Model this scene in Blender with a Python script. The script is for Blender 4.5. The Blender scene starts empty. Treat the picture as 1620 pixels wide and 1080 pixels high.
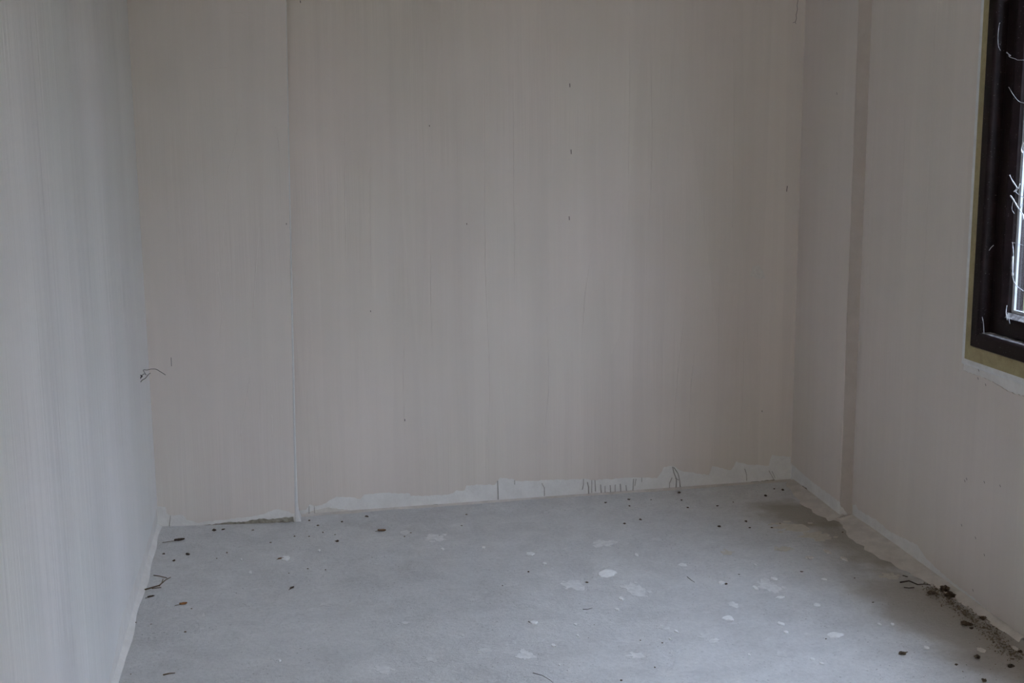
import bpy, bmesh, math, random
from mathutils import Vector, Matrix, noise
random.seed(7)
sc = bpy.context.scene
COL = sc.collection

# ------------------------------------------------------------------ camera
F_PX, PITCH, YAW, ROLL = 1913.907, 0.168914, 0.193694, -0.008624
CAM = Vector((0.49216, 0.0, 1.5))
FWD = Vector((math.sin(YAW)*math.cos(PITCH), math.cos(YAW)*math.cos(PITCH), -math.sin(PITCH)))
RT0 = Vector((math.cos(YAW), -math.sin(YAW), 0))
UP0 = RT0.cross(FWD)
RT = RT0*math.cos(ROLL) + UP0*math.sin(ROLL)
UP = RT.cross(FWD)
cam_d = bpy.data.cameras.new('camera')
cam_d.sensor_width = 36.0
cam_d.lens = F_PX/1620*36
cam_d.clip_start = 0.02
cam_o = bpy.data.objects.new('camera', cam_d)
COL.objects.link(cam_o)
m = Matrix((RT, UP, -FWD)).transposed().to_4x4()
m.translation = CAM
cam_o.matrix_world = m
sc.camera = cam_o

# ------------------------------------------------------------------ sky (overcast) and exposure
sc.view_settings.view_transform = 'Standard'
sc.view_settings.look = 'None'
sc.view_settings.gamma = 1.0
sc.view_settings.use_curve_mapping = False
sc.view_settings.exposure = 1.52
sc.cycles.max_bounces = 8
sc.cycles.diffuse_bounces = 5
sc.cycles.adaptive_threshold = 0.03
SKY_STRENGTH = 6.5
world = bpy.data.worlds.new('overcast_sky')
sc.world = world
world.use_nodes = True
wt = world.node_tree
wt.nodes.clear()
w_out = wt.nodes.new('ShaderNodeOutputWorld')
w_bg = wt.nodes.new('ShaderNodeBackground')
w_tc = wt.nodes.new('ShaderNodeTexCoord')
w_sep = wt.nodes.new('ShaderNodeSeparateXYZ')
w_ramp = wt.nodes.new('ShaderNodeValToRGB')
w_ramp.color_ramp.elements[0].position = 0.0
w_ramp.color_ramp.elements[0].color = (0.32, 0.36, 0.44, 1)
w_ramp.color_ramp.elements[1].position = 1.0
w_ramp.color_ramp.elements[1].color = (0.79, 0.92, 1.22, 1)
wt.links.new(w_tc.outputs['Generated'], w_sep.inputs[0])
wt.links.new(w_sep.outputs['Z'], w_ramp.inputs[0])
wt.links.new(w_ramp.outputs[0], w_bg.inputs['Color'])
w_bg.inputs['Strength'].default_value = SKY_STRENGTH
wt.links.new(w_bg.outputs[0], w_out.inputs[0])

# ------------------------------------------------------------------ where things lie (a pixel of the photograph -> point on a real surface)
def ray(px, py):
    return FWD + RT*((px-810)/F_PX) + UP*((540-py)/F_PX)
def floor_at(px, py, z=0.0):
    d = ray(px, py); return CAM + d*((z-CAM.z)/d.z)
def at_y(px, py, y):
    d = ray(px, py); return CAM + d*((y-CAM.y)/d.y)

class Frame:
    """a vertical wall plane: origin, direction along it, normal into the room"""
    def __init__(s, a, b):
        s.o = Vector((a[0], a[1], 0)); s.d = (Vector((b[0], b[1], 0))-s.o)
        s.len = s.d.length; s.d.normalize()
        s.n = Vector((s.d.y, -s.d.x, 0))
        if s.n.dot(Vector((1.3, 2.5, 0))-s.o) < 0: s.n = -s.n
    def p(s, u, z, off=0.0):
        return s.o + s.d*u + s.n*off + Vector((0, 0, z))
    def px(s, x, y, off=0.0):
        d = ray(x, y); o = s.o + s.n*off
        q = CAM + d*((o-CAM).dot(s.n)/d.dot(s.n)) - o
        return (q.dot(s.d), q.z)
CEIL = 2.55
Y0 = -1.0
SEAM_X, SEAM_Y = 0.532, 4.680
BACK = Frame((0.0, 4.752), (2.672, 4.790))
PANEL = Frame((-0.006, 4.742), (SEAM_X, SEAM_Y))
LEFT = Frame((0.0, 4.752), (0.004, Y0))
RFAR = Frame((2.672, 4.790), (2.638, 4.255))
RX = lambda y: 2.690 + 0.04*(y-4.255)
RNEAR = Frame((2.690, 4.255), (RX(Y0), Y0))
FRONT = Frame((0.004, Y0), (RX(Y0), Y0))

# ------------------------------------------------------------------ materials
def new_mat(name):
    mt = bpy.data.materials.new(name); mt.use_nodes = True
    nt = mt.node_tree; nt.nodes.clear()
    out = nt.nodes.new('ShaderNodeOutputMaterial')
    b = nt.nodes.new('ShaderNodeBsdfPrincipled')
    nt.links.new(b.outputs[0], out.inputs[0])
    return mt, nt, b
def N(nt, kind, **kw):
    n = nt.nodes.new('ShaderNode'+kind)
    for k, v in kw.items():
        if k.startswith('i_'):
            n.inputs[k[2:].replace('_', ' ')].default_value = v
        else: setattr(n, k, v)
    return n
def mapped(nt, scale, rot=(0, 0, 0), loc=(0, 0, 0)):
    tc = N(nt, 'TexCoord'); mp = N(nt, 'Mapping')
    mp.inputs['Scale'].default_value = scale; mp.inputs['Rotation'].default_value = rot; mp.inputs['Location'].default_value = loc
    nt.links.new(tc.outputs['Object'], mp.inputs[0]); return mp.outputs[0]
def noise_fac(nt, vec, scale=1.0, detail=4, rough=0.5, lo=0.3, hi=0.7, dist=0.0):
    n = N(nt, 'TexNoise'); n.inputs['Scale'].default_value = scale; n.inputs['Detail'].default_value = detail
    n.inputs['Roughness'].default_value = rough; n.inputs['Distortion'].default_value = dist
    nt.links.new(vec, n.inputs['Vector'])
    mr = N(nt, 'MapRange', clamp=True); mr.inputs[1].default_value = lo; mr.inputs[2].default_value = hi
    nt.links.new(n.outputs['Fac'], mr.inputs[0]); return mr.outputs[0]
def mixc(nt, fac, a, b, mode='MIX'):
    mx = N(nt, 'Mix', data_type='RGBA', blend_type=mode)
    for sock, v in ((mx.inputs[0], fac), (mx.inputs[6], a), (mx.inputs[7], b)):
        if hasattr(v, 'links') or isinstance(v, bpy.types.NodeSocket): nt.links.new(v, sock)
        elif isinstance(v, (int, float)): sock.default_value = v
        else: sock.default_value = (*v, 1)
    return mx.outputs[2]
def mathn(nt, op, a, b):
    n = N(nt, 'Math', operation=op)
    for s, v in ((n.inputs[0], a), (n.inputs[1], b)):
        if isinstance(v, (int, float)): s.default_value = v
        else: nt.links.new(v, s)
    return n.outputs[0]
def bump(nt, b, h, strength=0.3, dist=0.002):
    bp = N(nt, 'Bump'); bp.inputs['Strength'].default_value = strength; bp.inputs['Distance'].default_value = dist
    nt.links.new(h, bp.inputs['Height']); nt.links.new(bp.outputs[0], b.inputs['Normal'])

def plaster(name, col, dark, seed=0.0, streak=1.0, rough=0.85, wide_s=3.2, w=(0.34, 0.22, 0.24)):
    """trowelled plaster: long vertical strokes of slightly different tone"""
    mt, nt, b = new_mat(name)
    wide = noise_fac(nt, mapped(nt, (wide_s, wide_s, 0.16), loc=(seed, 0, 0)), 1.0, 2, 0.5, 0.30, 0.70, 0.15)
    fine = noise_fac(nt, mapped(nt, (24, 24, 0.5), loc=(seed*2, 1, 0)), 1.0, 4, 0.65, 0.28, 0.72, 0.25)
    # each pass of the trowel leaves a strip with its own tone and a fairly crisp edge
    v = N(nt, 'TexVoronoi'); v.inputs['Scale'].default_value = 1.0
    nt.links.new(mapped(nt, (8.5, 8.5, 0.42), loc=(seed*1.3, 2, 0.4)), v.inputs['Vector'])
    sx = N(nt, 'SeparateColor'); nt.links.new(v.outputs['Color'], sx.inputs[0])
    v2 = N(nt, 'TexVoronoi'); v2.inputs['Scale'].default_value = 1.0
    nt.links.new(mapped(nt, (19, 19, 1.1), rot=(0.03, 0.05, 0), loc=(seed*0.7, 4, 0.1)), v2.inputs['Vector'])
    sx2 = N(nt, 'SeparateColor'); nt.links.new(v2.outputs['Color'], sx2.inputs[0])
    strip = mathn(nt, 'ADD', mathn(nt, 'MULTIPLY', sx.outputs[0], 0.65), mathn(nt, 'MULTIPLY', sx2.outputs[1], 0.35))
    mott = noise_fac(nt, mapped(nt, (3, 3, 2.0), loc=(seed, 7, 0)), 1.0, 3, 0.55, 0.30, 0.70)
    fac = mathn(nt, 'ADD', mathn(nt, 'MULTIPLY', wide, w[0]), mathn(nt, 'ADD', mathn(nt, 'MULTIPLY', fine, w[1]), mathn(nt, 'ADD', mathn(nt, 'MULTIPLY', strip, w[2]), mathn(nt, 'MULTIPLY', mott, 0.20))))
    c = mixc(nt, fac, dark, col)
    tint = noise_fac(nt, mapped(nt, (1.7, 1.7, 1.1), loc=(seed, 11, 2)), 1.0, 2, 0.5, 0.42, 0.60)
    c = mixc(nt, tint, c, mixc(nt, 1.0, c, (0.985, 1.0, 0.985), 'MULTIPLY'))
    nt.links.new(c, b.inputs['Base Color'])
    b.inputs['Roughness'].default_value = rough
    b.inputs['Specular IOR Level'].default_value = 0.3
    hh = mathn(nt, 'ADD', mathn(nt, 'MULTIPLY', wide, 2.0*streak), mathn(nt, 'MULTIPLY', fine, 0.35*streak))
    bump(nt, b, hh, 0.6, 0.004)
    return mt
def rough_mat(name, col, dark, scale=30, rough=0.9, bs=0.4, bd=0.002, lo=0.35, hi=0.65):
    mt, nt, b = new_mat(name)
    f = noise_fac(nt, mapped(nt, (1, 1, 1)), scale, 6, 0.6, lo, hi)
    f2 = noise_fac(nt, mapped(nt, (1, 1, 1), loc=(3, 1, 2)), scale*7, 4, 0.6, 0.3, 0.7)
    ff = mathn(nt, 'ADD', mathn(nt, 'MULTIPLY', f, 0.7), mathn(nt, 'MULTIPLY', f2, 0.3))
    nt.links.new(mixc(nt, ff, dark, col), b.inputs['Base Color'])
    b.inputs['Roughness'].default_value = rough
    b.inputs['Specular IOR Level'].default_value = 0.25
    bump(nt, b, ff, bs, bd)
    return mt

M = {}
M['coat'] = plaster('trowelled_plaster', (0.82, 0.738, 0.675), (0.66, 0.588, 0.535), 0.0)
M['coat_panel'] = plaster('trowelled_plaster_boxing', (0.815, 0.745, 0.695), (0.70, 0.635, 0.59), 4.3)
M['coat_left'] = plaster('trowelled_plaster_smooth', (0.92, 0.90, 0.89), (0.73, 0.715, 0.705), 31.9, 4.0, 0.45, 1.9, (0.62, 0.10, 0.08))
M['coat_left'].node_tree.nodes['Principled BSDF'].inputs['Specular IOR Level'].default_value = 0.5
M['coat_right'] = plaster('trowelled_plaster_window_wall', (0.80, 0.725, 0.665), (0.69, 0.62, 0.57), 15.7)
M['return'] = rough_mat('darker_return_render', (0.60, 0.54, 0.49), (0.55, 0.49, 0.445), 20)  # return face plaster, set darker and browner than the coats
M['base'] = rough_mat('bare_white_plaster', (0.86, 0.84, 0.81), (0.74, 0.715, 0.685), 14, 0.92, 0.4, 0.003)
M['ceiling'] = rough_mat('ceiling_plaster', (0.88, 0.83, 0.78), (0.82, 0.77, 0.72), 5)
M['bead'] = rough_mat('corner_bead_plaster', (0.78, 0.77, 0.755), (0.70, 0.69, 0.67), 40)
M['dirty'] = rough_mat('dirty_render', (0.47, 0.435, 0.36), (0.19, 0.17, 0.13), 55, 0.95, 0.8, 0.004)
M['drip'] = rough_mat('dried_drip', (0.50, 0.46, 0.42), (0.40, 0.365, 0.33), 80)
M['crack'] = rough_mat('crack_shadow', (0.14, 0.12, 0.10), (0.10, 0.09, 0.08), 60)
M['patch'] = rough_mat('pale_filler', (0.76, 0.72, 0.66), (0.66, 0.61, 0.56), 60)
M['chip'] = rough_mat('plaster_flake', (0.93, 0.93, 0.92), (0.80, 0.79, 0.78), 70)
M['splat'] = rough_mat('dried_plaster_splash', (0.86, 0.85, 0.84), (0.66, 0.65, 0.64), 50)
M['splat_faint'] = rough_mat('worn_plaster_splash', (0.78, 0.77, 0.76), (0.58, 0.57, 0.56), 35)
M['splat_beige'] = rough_mat('dried_beige_splash', (0.70, 0.65, 0.57), (0.57, 0.53, 0.46), 50)
M['fillet'] = rough_mat('pale_mortar', (0.72, 0.665, 0.61), (0.56, 0.515, 0.47), 18)
M['dirt'] = rough_mat('soil', (0.16, 0.115, 0.075), (0.055, 0.04, 0.028), 160)
M['dirt_light'] = rough_mat('dry_soil', (0.30, 0.235, 0.165), (0.13, 0.10, 0.07), 120)
M['leaf'] = rough_mat('dead_leaf_brown', (0.27, 0.16, 0.08), (0.15, 0.09, 0.05), 90)
M['leaf_orange'] = rough_mat('dead_leaf_orange', (0.42, 0.19, 0.07), (0.24, 0.12, 0.05), 90)
M['leaf_dark'] = rough_mat('dead_leaf_dark', (0.12, 0.085, 0.06), (0.06, 0.045, 0.03), 90)
M['twig'] = rough_mat('dry_twig', (0.26, 0.19, 0.13), (0.14, 0.10, 0.07), 90)
M['twig_dark'] = rough_mat('dark_twig', (0.10, 0.075, 0.055), (0.05, 0.04, 0.03), 90)
M['seal'] = rough_mat('olive_window_seal', (0.46, 0.39, 0.22), (0.33, 0.275, 0.15), 25, 0.85)
M['edge'] = rough_mat('white_reveal_edge', (0.84, 0.84, 0.83), (0.70, 0.69, 0.68), 30)
M['web'] = rough_mat('cobweb', (0.62, 0.62, 0.63), (0.42, 0.42, 0.44), 200)
M['dust'] = rough_mat('grey_dust', (0.55, 0.55, 0.56), (0.16, 0.14, 0.14), 60, 0.95, 0.5, 0.002, 0.42, 0.6)
M['soot_wire'] = rough_mat('rusty_wire', (0.13, 0.12, 0.12), (0.07, 0.06, 0.06), 150, 0.6)
M['outer'] = rough_mat('outside_render', (0.62, 0.60, 0.56), (0.52, 0.50, 0.46), 6)
M['bead_gasket'] = rough_mat('pale_glazing_gasket', (0.62, 0.65, 0.70), (0.50, 0.52, 0.56), 40, 0.5)
def frame_mat():
    mt, nt, b = new_mat('dark_brown_varnish')
    f = noise_fac(nt, mapped(nt, (8, 8, 8)), 3, 5, 0.6, 0.3, 0.7)
    c = mixc(nt, f, (0.010, 0.006, 0.006), (0.020, 0.011, 0.012))
    d = noise_fac(nt, mapped(nt, (1, 1, 1), loc=(2, 2, 2)), 160, 3, 0.6, 0.66, 0.74)
    c = mixc(nt, mathn(nt, 'MULTIPLY', d, 0.5), c, (0.30, 0.29, 0.29))
    nt.links.new(c, b.inputs['Base Color'])
    b.inputs['Roughness'].default_value = 0.45
    b.inputs['Specular IOR Level'].default_value = 0.14
    return mt
M['frame'] = frame_mat()
def glass_mat():
    mt = bpy.data.materials.new('window_glass'); mt.use_nodes = True
    nt = mt.node_tree; nt.nodes.clear()
    out = nt.nodes.new('ShaderNodeOutputMaterial')
    tr = N(nt, 'BsdfTransparent'); gl = N(nt, 'BsdfGlossy'); gl.inputs['Roughness'].default_value = 0.02
    tr.inputs['Color'].default_value = (0.93, 0.95, 0.95, 1)
    lw = N(nt, 'LayerWeight'); lw.inputs['Blend'].default_value = 0.5
    pw = mathn(nt, 'ADD', mathn(nt, 'MULTIPLY', mathn(nt, 'POWER', lw.outputs['Facing'], 5.0), 0.9), 0.04)
    mx = N(nt, 'MixShader')
    nt.links.new(pw, mx.inputs[0]); nt.links.new(tr.outputs[0], mx.inputs[1]); nt.links.new(gl.outputs[0], mx.inputs[2])
    nt.links.new(mx.outputs[0], out.inputs[0])
    return mt
M['glass'] = glass_mat()
def floor_mat():
    mt, nt, b = new_mat('dusty_concrete')
    big = noise_fac(nt, mapped(nt, (1, 1, 1)), 1.6, 5, 0.55, 0.33, 0.67, 0.3)
    mid = noise_fac(nt, mapped(nt, (1, 1, 1), loc=(4, 2, 0)), 9, 6, 0.62, 0.32, 0.68, 0.4)
    fine = noise_fac(nt, mapped(nt, (1, 1, 1), loc=(1, 8, 0)), 70, 6, 0.75, 0.33, 0.67)
    f = mathn(nt, 'ADD', mathn(nt, 'MULTIPLY', big, 0.30), mathn(nt, 'ADD', mathn(nt, 'MULTIPLY', mid, 0.32), mathn(nt, 'MULTIPLY', fine, 0.38)))
    c = mixc(nt, f, (0.50, 0.49, 0.485), (0.81, 0.80, 0.79))
    # whitish dusty smears
    sm = noise_fac(nt, mapped(nt, (2.2, 5.5, 1), rot=(0, 0, 0.35), loc=(6, 1, 0)), 3.0, 5, 0.6, 0.60, 0.74)
    c = mixc(nt, mathn(nt, 'MULTIPLY', sm, 0.45), c, (0.80, 0.795, 0.785))
    # dark grit specks
    sp = noise_fac(nt, mapped(nt, (1, 1, 1), loc=(9, 9, 0)), 95, 2, 0.5, 0.66, 0.72)
    zone = noise_fac(nt, mapped(nt, (1, 1, 1), loc=(0, 5, 0)), 4, 3, 0.5, 0.4, 0.6)
    c = mixc(nt, mathn(nt, 'MULTIPLY', mathn(nt, 'MULTIPLY', sp, zone), 0.6), c, (0.20, 0.18, 0.16))
    # old damp stains with shade by the right wall painted in, ragged outlines
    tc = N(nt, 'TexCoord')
    for (cx, cy, rx, ry, rot, col, amt) in STAINS_AND_SHADE:
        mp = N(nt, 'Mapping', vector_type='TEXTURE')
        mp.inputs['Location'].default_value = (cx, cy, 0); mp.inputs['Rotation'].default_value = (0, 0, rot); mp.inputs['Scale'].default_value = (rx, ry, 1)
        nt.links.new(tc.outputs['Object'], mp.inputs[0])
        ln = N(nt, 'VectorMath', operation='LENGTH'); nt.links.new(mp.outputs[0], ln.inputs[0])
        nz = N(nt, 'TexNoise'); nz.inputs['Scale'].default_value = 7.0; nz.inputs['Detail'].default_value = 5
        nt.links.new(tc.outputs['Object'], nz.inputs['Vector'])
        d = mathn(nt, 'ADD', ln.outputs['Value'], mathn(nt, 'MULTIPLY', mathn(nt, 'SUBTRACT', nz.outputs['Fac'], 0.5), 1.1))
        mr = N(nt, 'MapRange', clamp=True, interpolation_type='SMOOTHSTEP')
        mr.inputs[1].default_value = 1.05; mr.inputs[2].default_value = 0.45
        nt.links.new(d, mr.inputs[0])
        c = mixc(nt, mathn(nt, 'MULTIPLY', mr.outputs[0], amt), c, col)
    nt.links.new(c, b.inputs['Base Color'])
    b.inputs['Roughness'].default_value = 0.75
    b.inputs['Specular IOR Level'].default_value = 0.35
    hh = mathn(nt, 'ADD', mathn(nt, 'MULTIPLY', mid, 1.0), mathn(nt, 'MULTIPLY', fine, 0.45))
    bump(nt, b, hh, 0.8, 0.005)
    return mt
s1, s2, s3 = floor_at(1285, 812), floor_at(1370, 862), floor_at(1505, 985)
STAINS_AND_SHADE = [(s1.x, s1.y, 0.30, 0.20, -0.5, (0.30, 0.255, 0.18), 0.72),
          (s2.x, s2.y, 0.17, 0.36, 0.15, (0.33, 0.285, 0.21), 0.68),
          (s3.x, s3.y, 0.22, 0.62, 0.05, (0.33, 0.275, 0.205), 0.62)]  # last entry paints the floor shade under the window as brown colour
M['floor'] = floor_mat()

# ------------------------------------------------------------------ mesh helpers
def link(name, bm, mat, parent=None, smooth=False, recalc=True):
    if recalc: bmesh.ops.recalc_face_normals(bm, faces=bm.faces)
    me = bpy.data.meshes.new(name); bm.to_mesh(me); bm.free()
    me.materials.append(M[mat])
    if smooth:
        for p in me.polygons: p.use_smooth = True
    o = bpy.data.objects.new(name, me); COL.objects.link(o)
    if parent: o.parent = parent
    return o
def structure(o, label=None):
    o['kind'] = 'structure'
    if label: o['label'] = label
    return o
def tag(o, label, cat, group=None, kind=None):
    o['label'] = label; o['category'] = cat
    if group: o['group'] = group
    if kind: o['kind'] = kind
    return o
def box(bm, lo, hi):
    r = bmesh.ops.create_cube(bm, size=1)
    for v in r['verts']:
        v.co = Vector([lo[k] + (v.co[k]+0.5)*(hi[k]-lo[k]) for k in range(3)])
    return r['verts']
def prism(bm, front, back):
    """closed solid between two matching outlines"""
    a = [bm.verts.new(p) for p in front]; c = [bm.verts.new(p) for p in back]
    bm.faces.new(a); bm.faces.new(c[::-1])
    n = len(a)
    for i in range(n):
        bm.faces.new((a[i], c[i], c[(i+1) % n], a[(i+1) % n]))
def wall_slab(bm, fr, outline, o0, o1):
    prism(bm, [fr.p(u, z, o1) for u, z in outline], [fr.p(u, z, o0) for u, z in outline])
def tube(bm, pts, r, sides=5, flat=None):
    """tube along points; r number or list"""
    rings = []
    n = len(pts)
    for i, p in enumerate(pts):
        p = Vector(p)
        t = (Vector(pts[min(i+1, n-1)]) - Vector(pts[max(i-1, 0)])).normalized()
        a = Vector((0, 0, 1)) if abs(t.z) < 0.9 else Vector((1, 0, 0))
        s = t.cross(a).normalized(); q = t.cross(s)
        rr = r[i] if isinstance(r, (list, tuple)) else r
        ring = []
        for k in range(sides):
            w = 2*math.pi*k/sides
            off = s*math.cos(w)*rr + q*math.sin(w)*rr
            if flat: off = off - flat*off.dot(flat)*0.7
            ring.append(bm.verts.new(p+off))
        rings.append(ring)
    for A, B in zip(rings, rings[1:]):
        for k in range(sides):
            bm.faces.new((A[k], A[(k+1) % sides], B[(k+1) % sides], B[k]))
    bm.faces.new(rings[0][::-1]); bm.faces.new(rings[-1])
def smooth_pts(P, k=6):
    out = []
    for i in range(len(P)-1):
        p0, p1, p2, p3 = P[max(i-1, 0)], P[i], P[i+1], P[min(i+2, len(P)-1)]
        for j in range(k):
            t = j/k
            out.append(0.5*((2*p1)+(p2-p0)*t+(2*p0-5*p1+4*p2-p3)*t*t+(3*p1-p0-3*p2+p3)*t**3))
    out.append(P[-1]); return out
def rough_line(pts, step=0.012, amp=0.003, sharp=None):
    """densify an outline (u,z) and fray it a little"""
    out = []
    for (a, b) in zip(pts, pts[1:]):
        L = math.hypot(b[0]-a[0], b[1]-a[1]); k = max(1, int(L/step))
        for i in range(k):
            t = i/k
            j = 0 if i == 0 else amp
            out.append((a[0]+(b[0]-a[0])*t + random.uniform(-j, j)*0.4, a[1]+(b[1]-a[1])*t + random.uniform(-j, j)))
    out.append(pts[-1])
    return out

# ------------------------------------------------------------------ floor, ceiling, walls
bm = bmesh.new()
fx0, fx1, fy0, fy1 = -0.12, 2.95, Y0-0.12, 4.92
nx, ny = 62, 118
g = [[None]*(ny+1) for _ in range(nx+1)]
for i in range(nx+1):
    for j in range(ny+1):
        x = fx0+(fx1-fx0)*i/nx; y = fy0+(fy1-fy0)*j/ny
        z = 0.0025*noise.noise(Vector((x*2.3, y*2.3, 0.3))) + 0.001*noise.noise(Vector((x*9, y*9, 4)))
        g[i][j] = bm.verts.new((x, y, z-0.001))
for i in range(nx):
    for j in range(ny):
        bm.faces.new((g[i][j], g[i+1][j], g[i+1][j+1], g[i][j+1]))
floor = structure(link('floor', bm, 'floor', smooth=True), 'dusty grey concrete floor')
bm = bmesh.new(); box(bm, (fx0, fy0, -0.15), (fx1, fy1, -0.006))
link('floor_slab', bm, 'floor', floor)

bm = bmesh.new(); box(bm, (-0.25, Y0-0.25, CEIL), (2.80, 5.05, CEIL+0.2))
ceiling = structure(link('ceiling', bm, 'ceiling'), 'grey plastered ceiling')

def plan_slab(bm, fr, u0, u1, z0, z1, thick):
    wall_slab(bm, fr, [(u0, z0), (u1, z0), (u1, z1), (u0, z1)], -thick, 0.0)
# back wall
bm = bmesh.new(); plan_slab(bm, BACK, -0.2, 2.95, -0.02, CEIL+0.02, 0.2)
wall_back = structure(link('wall_back', bm, 'base'), 'plastered wall at the far end of the room')
# left wall, leaning a centimetre like the real one
bm = bmesh.new(); plan_slab(bm, LEFT, 0.0, LEFT.len, -0.02, CEIL+0.02, 0.2)
wall_left = structure(link('wall_left', bm, 'base'), 'pale plastered wall beside the wire')
# wall behind the viewer
bm = bmesh.new()
GU0, GU1, GZ0, GZ1 = 0.15, 1.75, 0.80, 2.40  # opening for the added fill window
plan_slab(bm, FRONT, -0.25, GU0, -0.02, CEIL+0.02, 0.2); plan_slab(bm, FRONT, GU1, FRONT.len+0.3, -0.02, CEIL+0.02, 0.2)
plan_slab(bm, FRONT, GU0, GU1, -0.02, GZ0, 0.2); plan_slab(bm, FRONT, GU0, GU1, GZ1, CEIL+0.02, 0.2)
wall_front = structure(link('wall_front', bm, 'base'), 'plastered wall behind the viewer')

# window opening in the right wall (positions along RNEAR)
WU0, WU1 = 4.255-3.470, 4.255-2.08      # far edge, near edge
WZ0, WZ1 = 0.772, 2.40
WT = 0.15
bm = bmesh.new()
plan_slab(bm, RNEAR, -0.02, WU0, -0.02, CEIL+0.02, WT)
plan_slab(bm, RNEAR, WU1, RNEAR.len, -0.02, CEIL+0.02, WT)
plan_slab(bm, RNEAR, WU0, WU1, -0.02, WZ0, WT)
plan_slab(bm, RNEAR, WU0, WU1, WZ1, CEIL+0.02, WT)
wall_right = structure(link('wall_right', bm, 'base'), 'plastered wall with the window')
# boxed-out far section of the right wall
bm = bmesh.new()
plan = [RFAR.p(-0.02, 0), RFAR.p(RFAR.len, 0), Vector((2.80, 4.262, 0)), Vector((2.80, 4.81, 0))]
lo = [p+Vector((0, 0, -0.02)) for p in plan]; hi = [p+Vector((0, 0, CEIL+0.02)) for p in plan]
prism(bm, lo, hi)
far_box = link('boxed_section', bm, 'base', wall_right)
# boxed-out left section of the back wall (edge leans a touch)
LEAN = 0.020
def seam_x(z): return SEAM_X + LEAN*z
bm = bmesh.new()
pl_lo = [Vector((-0.006, 4.742, -0.02)), Vector((SEAM_X, SEAM_Y, -0.02)), Vector((SEAM_X, 4.80, -0.02)), Vector((-0.006, 4.80, -0.02))]
pl_hi = [p+Vector((LEAN*(CEIL+0.02) if p.x > 0.2 else 0, 0, CEIL+0.04)) for p in pl_lo]
prism(bm, pl_lo, pl_hi)
panel = link('boxed_section', bm, 'base', wall_back)

# ------------------------------------------------------------------ skim coats with torn lower edges
T = 0.003
def coat(name, fr, edge, u_end0, u_end1, mat, parent, top=CEIL, amp=0.0025, lean_end=0.0, t=T):
    pts = rough_line([p for p in edge], 0.010, amp)
    out = pts + [(u_end1 + lean_end, top), (u_end0, top)]
    bm = bmesh.new(); wall_slab(bm, fr, out, 0.0002, t)
    return link(name, bm, mat, parent)
back_px = [(476, 806), (484, 806), (490, 797), (500, 800), (513, 796), (532, 785), (556, 786), (570, 789), (576, 782), (603, 779), (648, 780), (650, 784), (682, 783),
           (707, 782), (717, 779), (722, 775), (735, 775), (738, 767), (761, 766), (783, 766), (787, 760), (791, 755), (813, 758), (816, 760),
           (840, 760), (860, 759), (901, 758), (922, 757), (941, 759), (996, 755), (1012, 755), (1039, 756), (1047, 745), (1050, 738), (1065, 737),
           (1077, 744), (1100, 748), (1121, 751), (1124, 744), (1126, 737), (1156, 743), (1160, 738), (1164, 729), (1186, 735), (1216, 736), (1219, 723),
           (1221, 719), (1232, 721), (1250, 722)]
e = [BACK.px(*q) for q in back_px]
e[0] = (0.53, e[0][1]); e[-1] = (BACK.len, e[-1][1])
coat('skim_coat', BACK, e, 0.53, BACK.len, 'coat', wall_back)
panel_px = [(247, 799), (262, 801), (264, 811), (268, 814), (290, 814), (295, 822), (311, 826), (349, 822), (405, 815), (421, 811), (437, 805), (456, 808), (462, 812), (466, 811)]
e = [PANEL.px(*q) for q in panel_px]
e[0] = (0.0, e[0][1]); e[-1] = (PANEL.len-0.002, e[-1][1])
coat('skim_coat', PANEL, e, 0.0, PANEL.len, 'coat_panel', panel, lean_end=LEAN*CEIL)
left_px = [(248, 800), (236, 846), (229, 868), (223, 888), (212, 920), (203, 944), (191, 976), (183, 1020), (176, 1055)]
e = [LEFT.px(*q) for q in left_px]
e[0] = (0.0, e[0][1])
e += [(1.75, 0.05), (2.1, 0.07), (2.6, 0.055), (3.4, 0.075), (4.5, 0.06), (LEFT.len, 0.06)]
coat('skim_coat', LEFT, e, 0.0, LEFT.len, 'coat_left', wall_left)
rfar_px = [(1253, 733), (1274, 752), (1293, 767), (1311, 780), (1327, 792)]
e = [RFAR.px(*q) for q in rfar_px]
e[0] = (0.0, e[0][1]); e[-1] = (RFAR.len, e[-1][1])
coat('skim_coat', RFAR, e, 0.0, RFAR.len, 'coat_right', far_box)
# return face of that section, looking back into the room
RET = Frame((2.638, 4.2548), (2.720, 4.2548))
coat('return_coat', RET, [(0.0, 0.055), (0.02, 0.03), (0.035, 0.012), (0.06, 0.02)], -0.003, 0.06, 'return', far_box)
near_px = [(1350, 799), (1354, 797), (1359, 806), (1389, 823), (1407, 839), (1437, 854), (1452, 861), (1467, 884), (1504, 917), (1533, 939), (1570, 969), (1618, 1004)]
e = [RNEAR.px(*q) for q in near_px]
e[0] = (0.0, e[0][1])
e += [(1.5, 0.03), (2.0, 0.05), (3.0, 0.04), (RNEAR.len, 0.04)]
pts = rough_line(e, 0.010, 0.0025)
bm = bmesh.new()
# coat as four pieces of one sheet round the window opening
CU0, CU1, CZ0, CZ1 = WU0-0.012, WU1+0.012, WZ0-0.034, WZ1+0.012
def below(u): # z of torn edge at u
    for a, b in zip(pts, pts[1:]):
        if a[0] <= u <= b[0]: return a[1] + (b[1]-a[1])*(u-a[0])/max(1e-6, b[0]-a[0])
    return 0.04
pa = [p for p in pts if p[0] < CU0]; pb = [p for p in pts if CU0 < p[0] < CU1]; pc = [p for p in pts if p[0] > CU1]
wall_slab(bm, RNEAR, pa + [(CU0, below(CU0)), (CU0, CEIL), (0, CEIL)], 0.0002, T)
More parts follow.
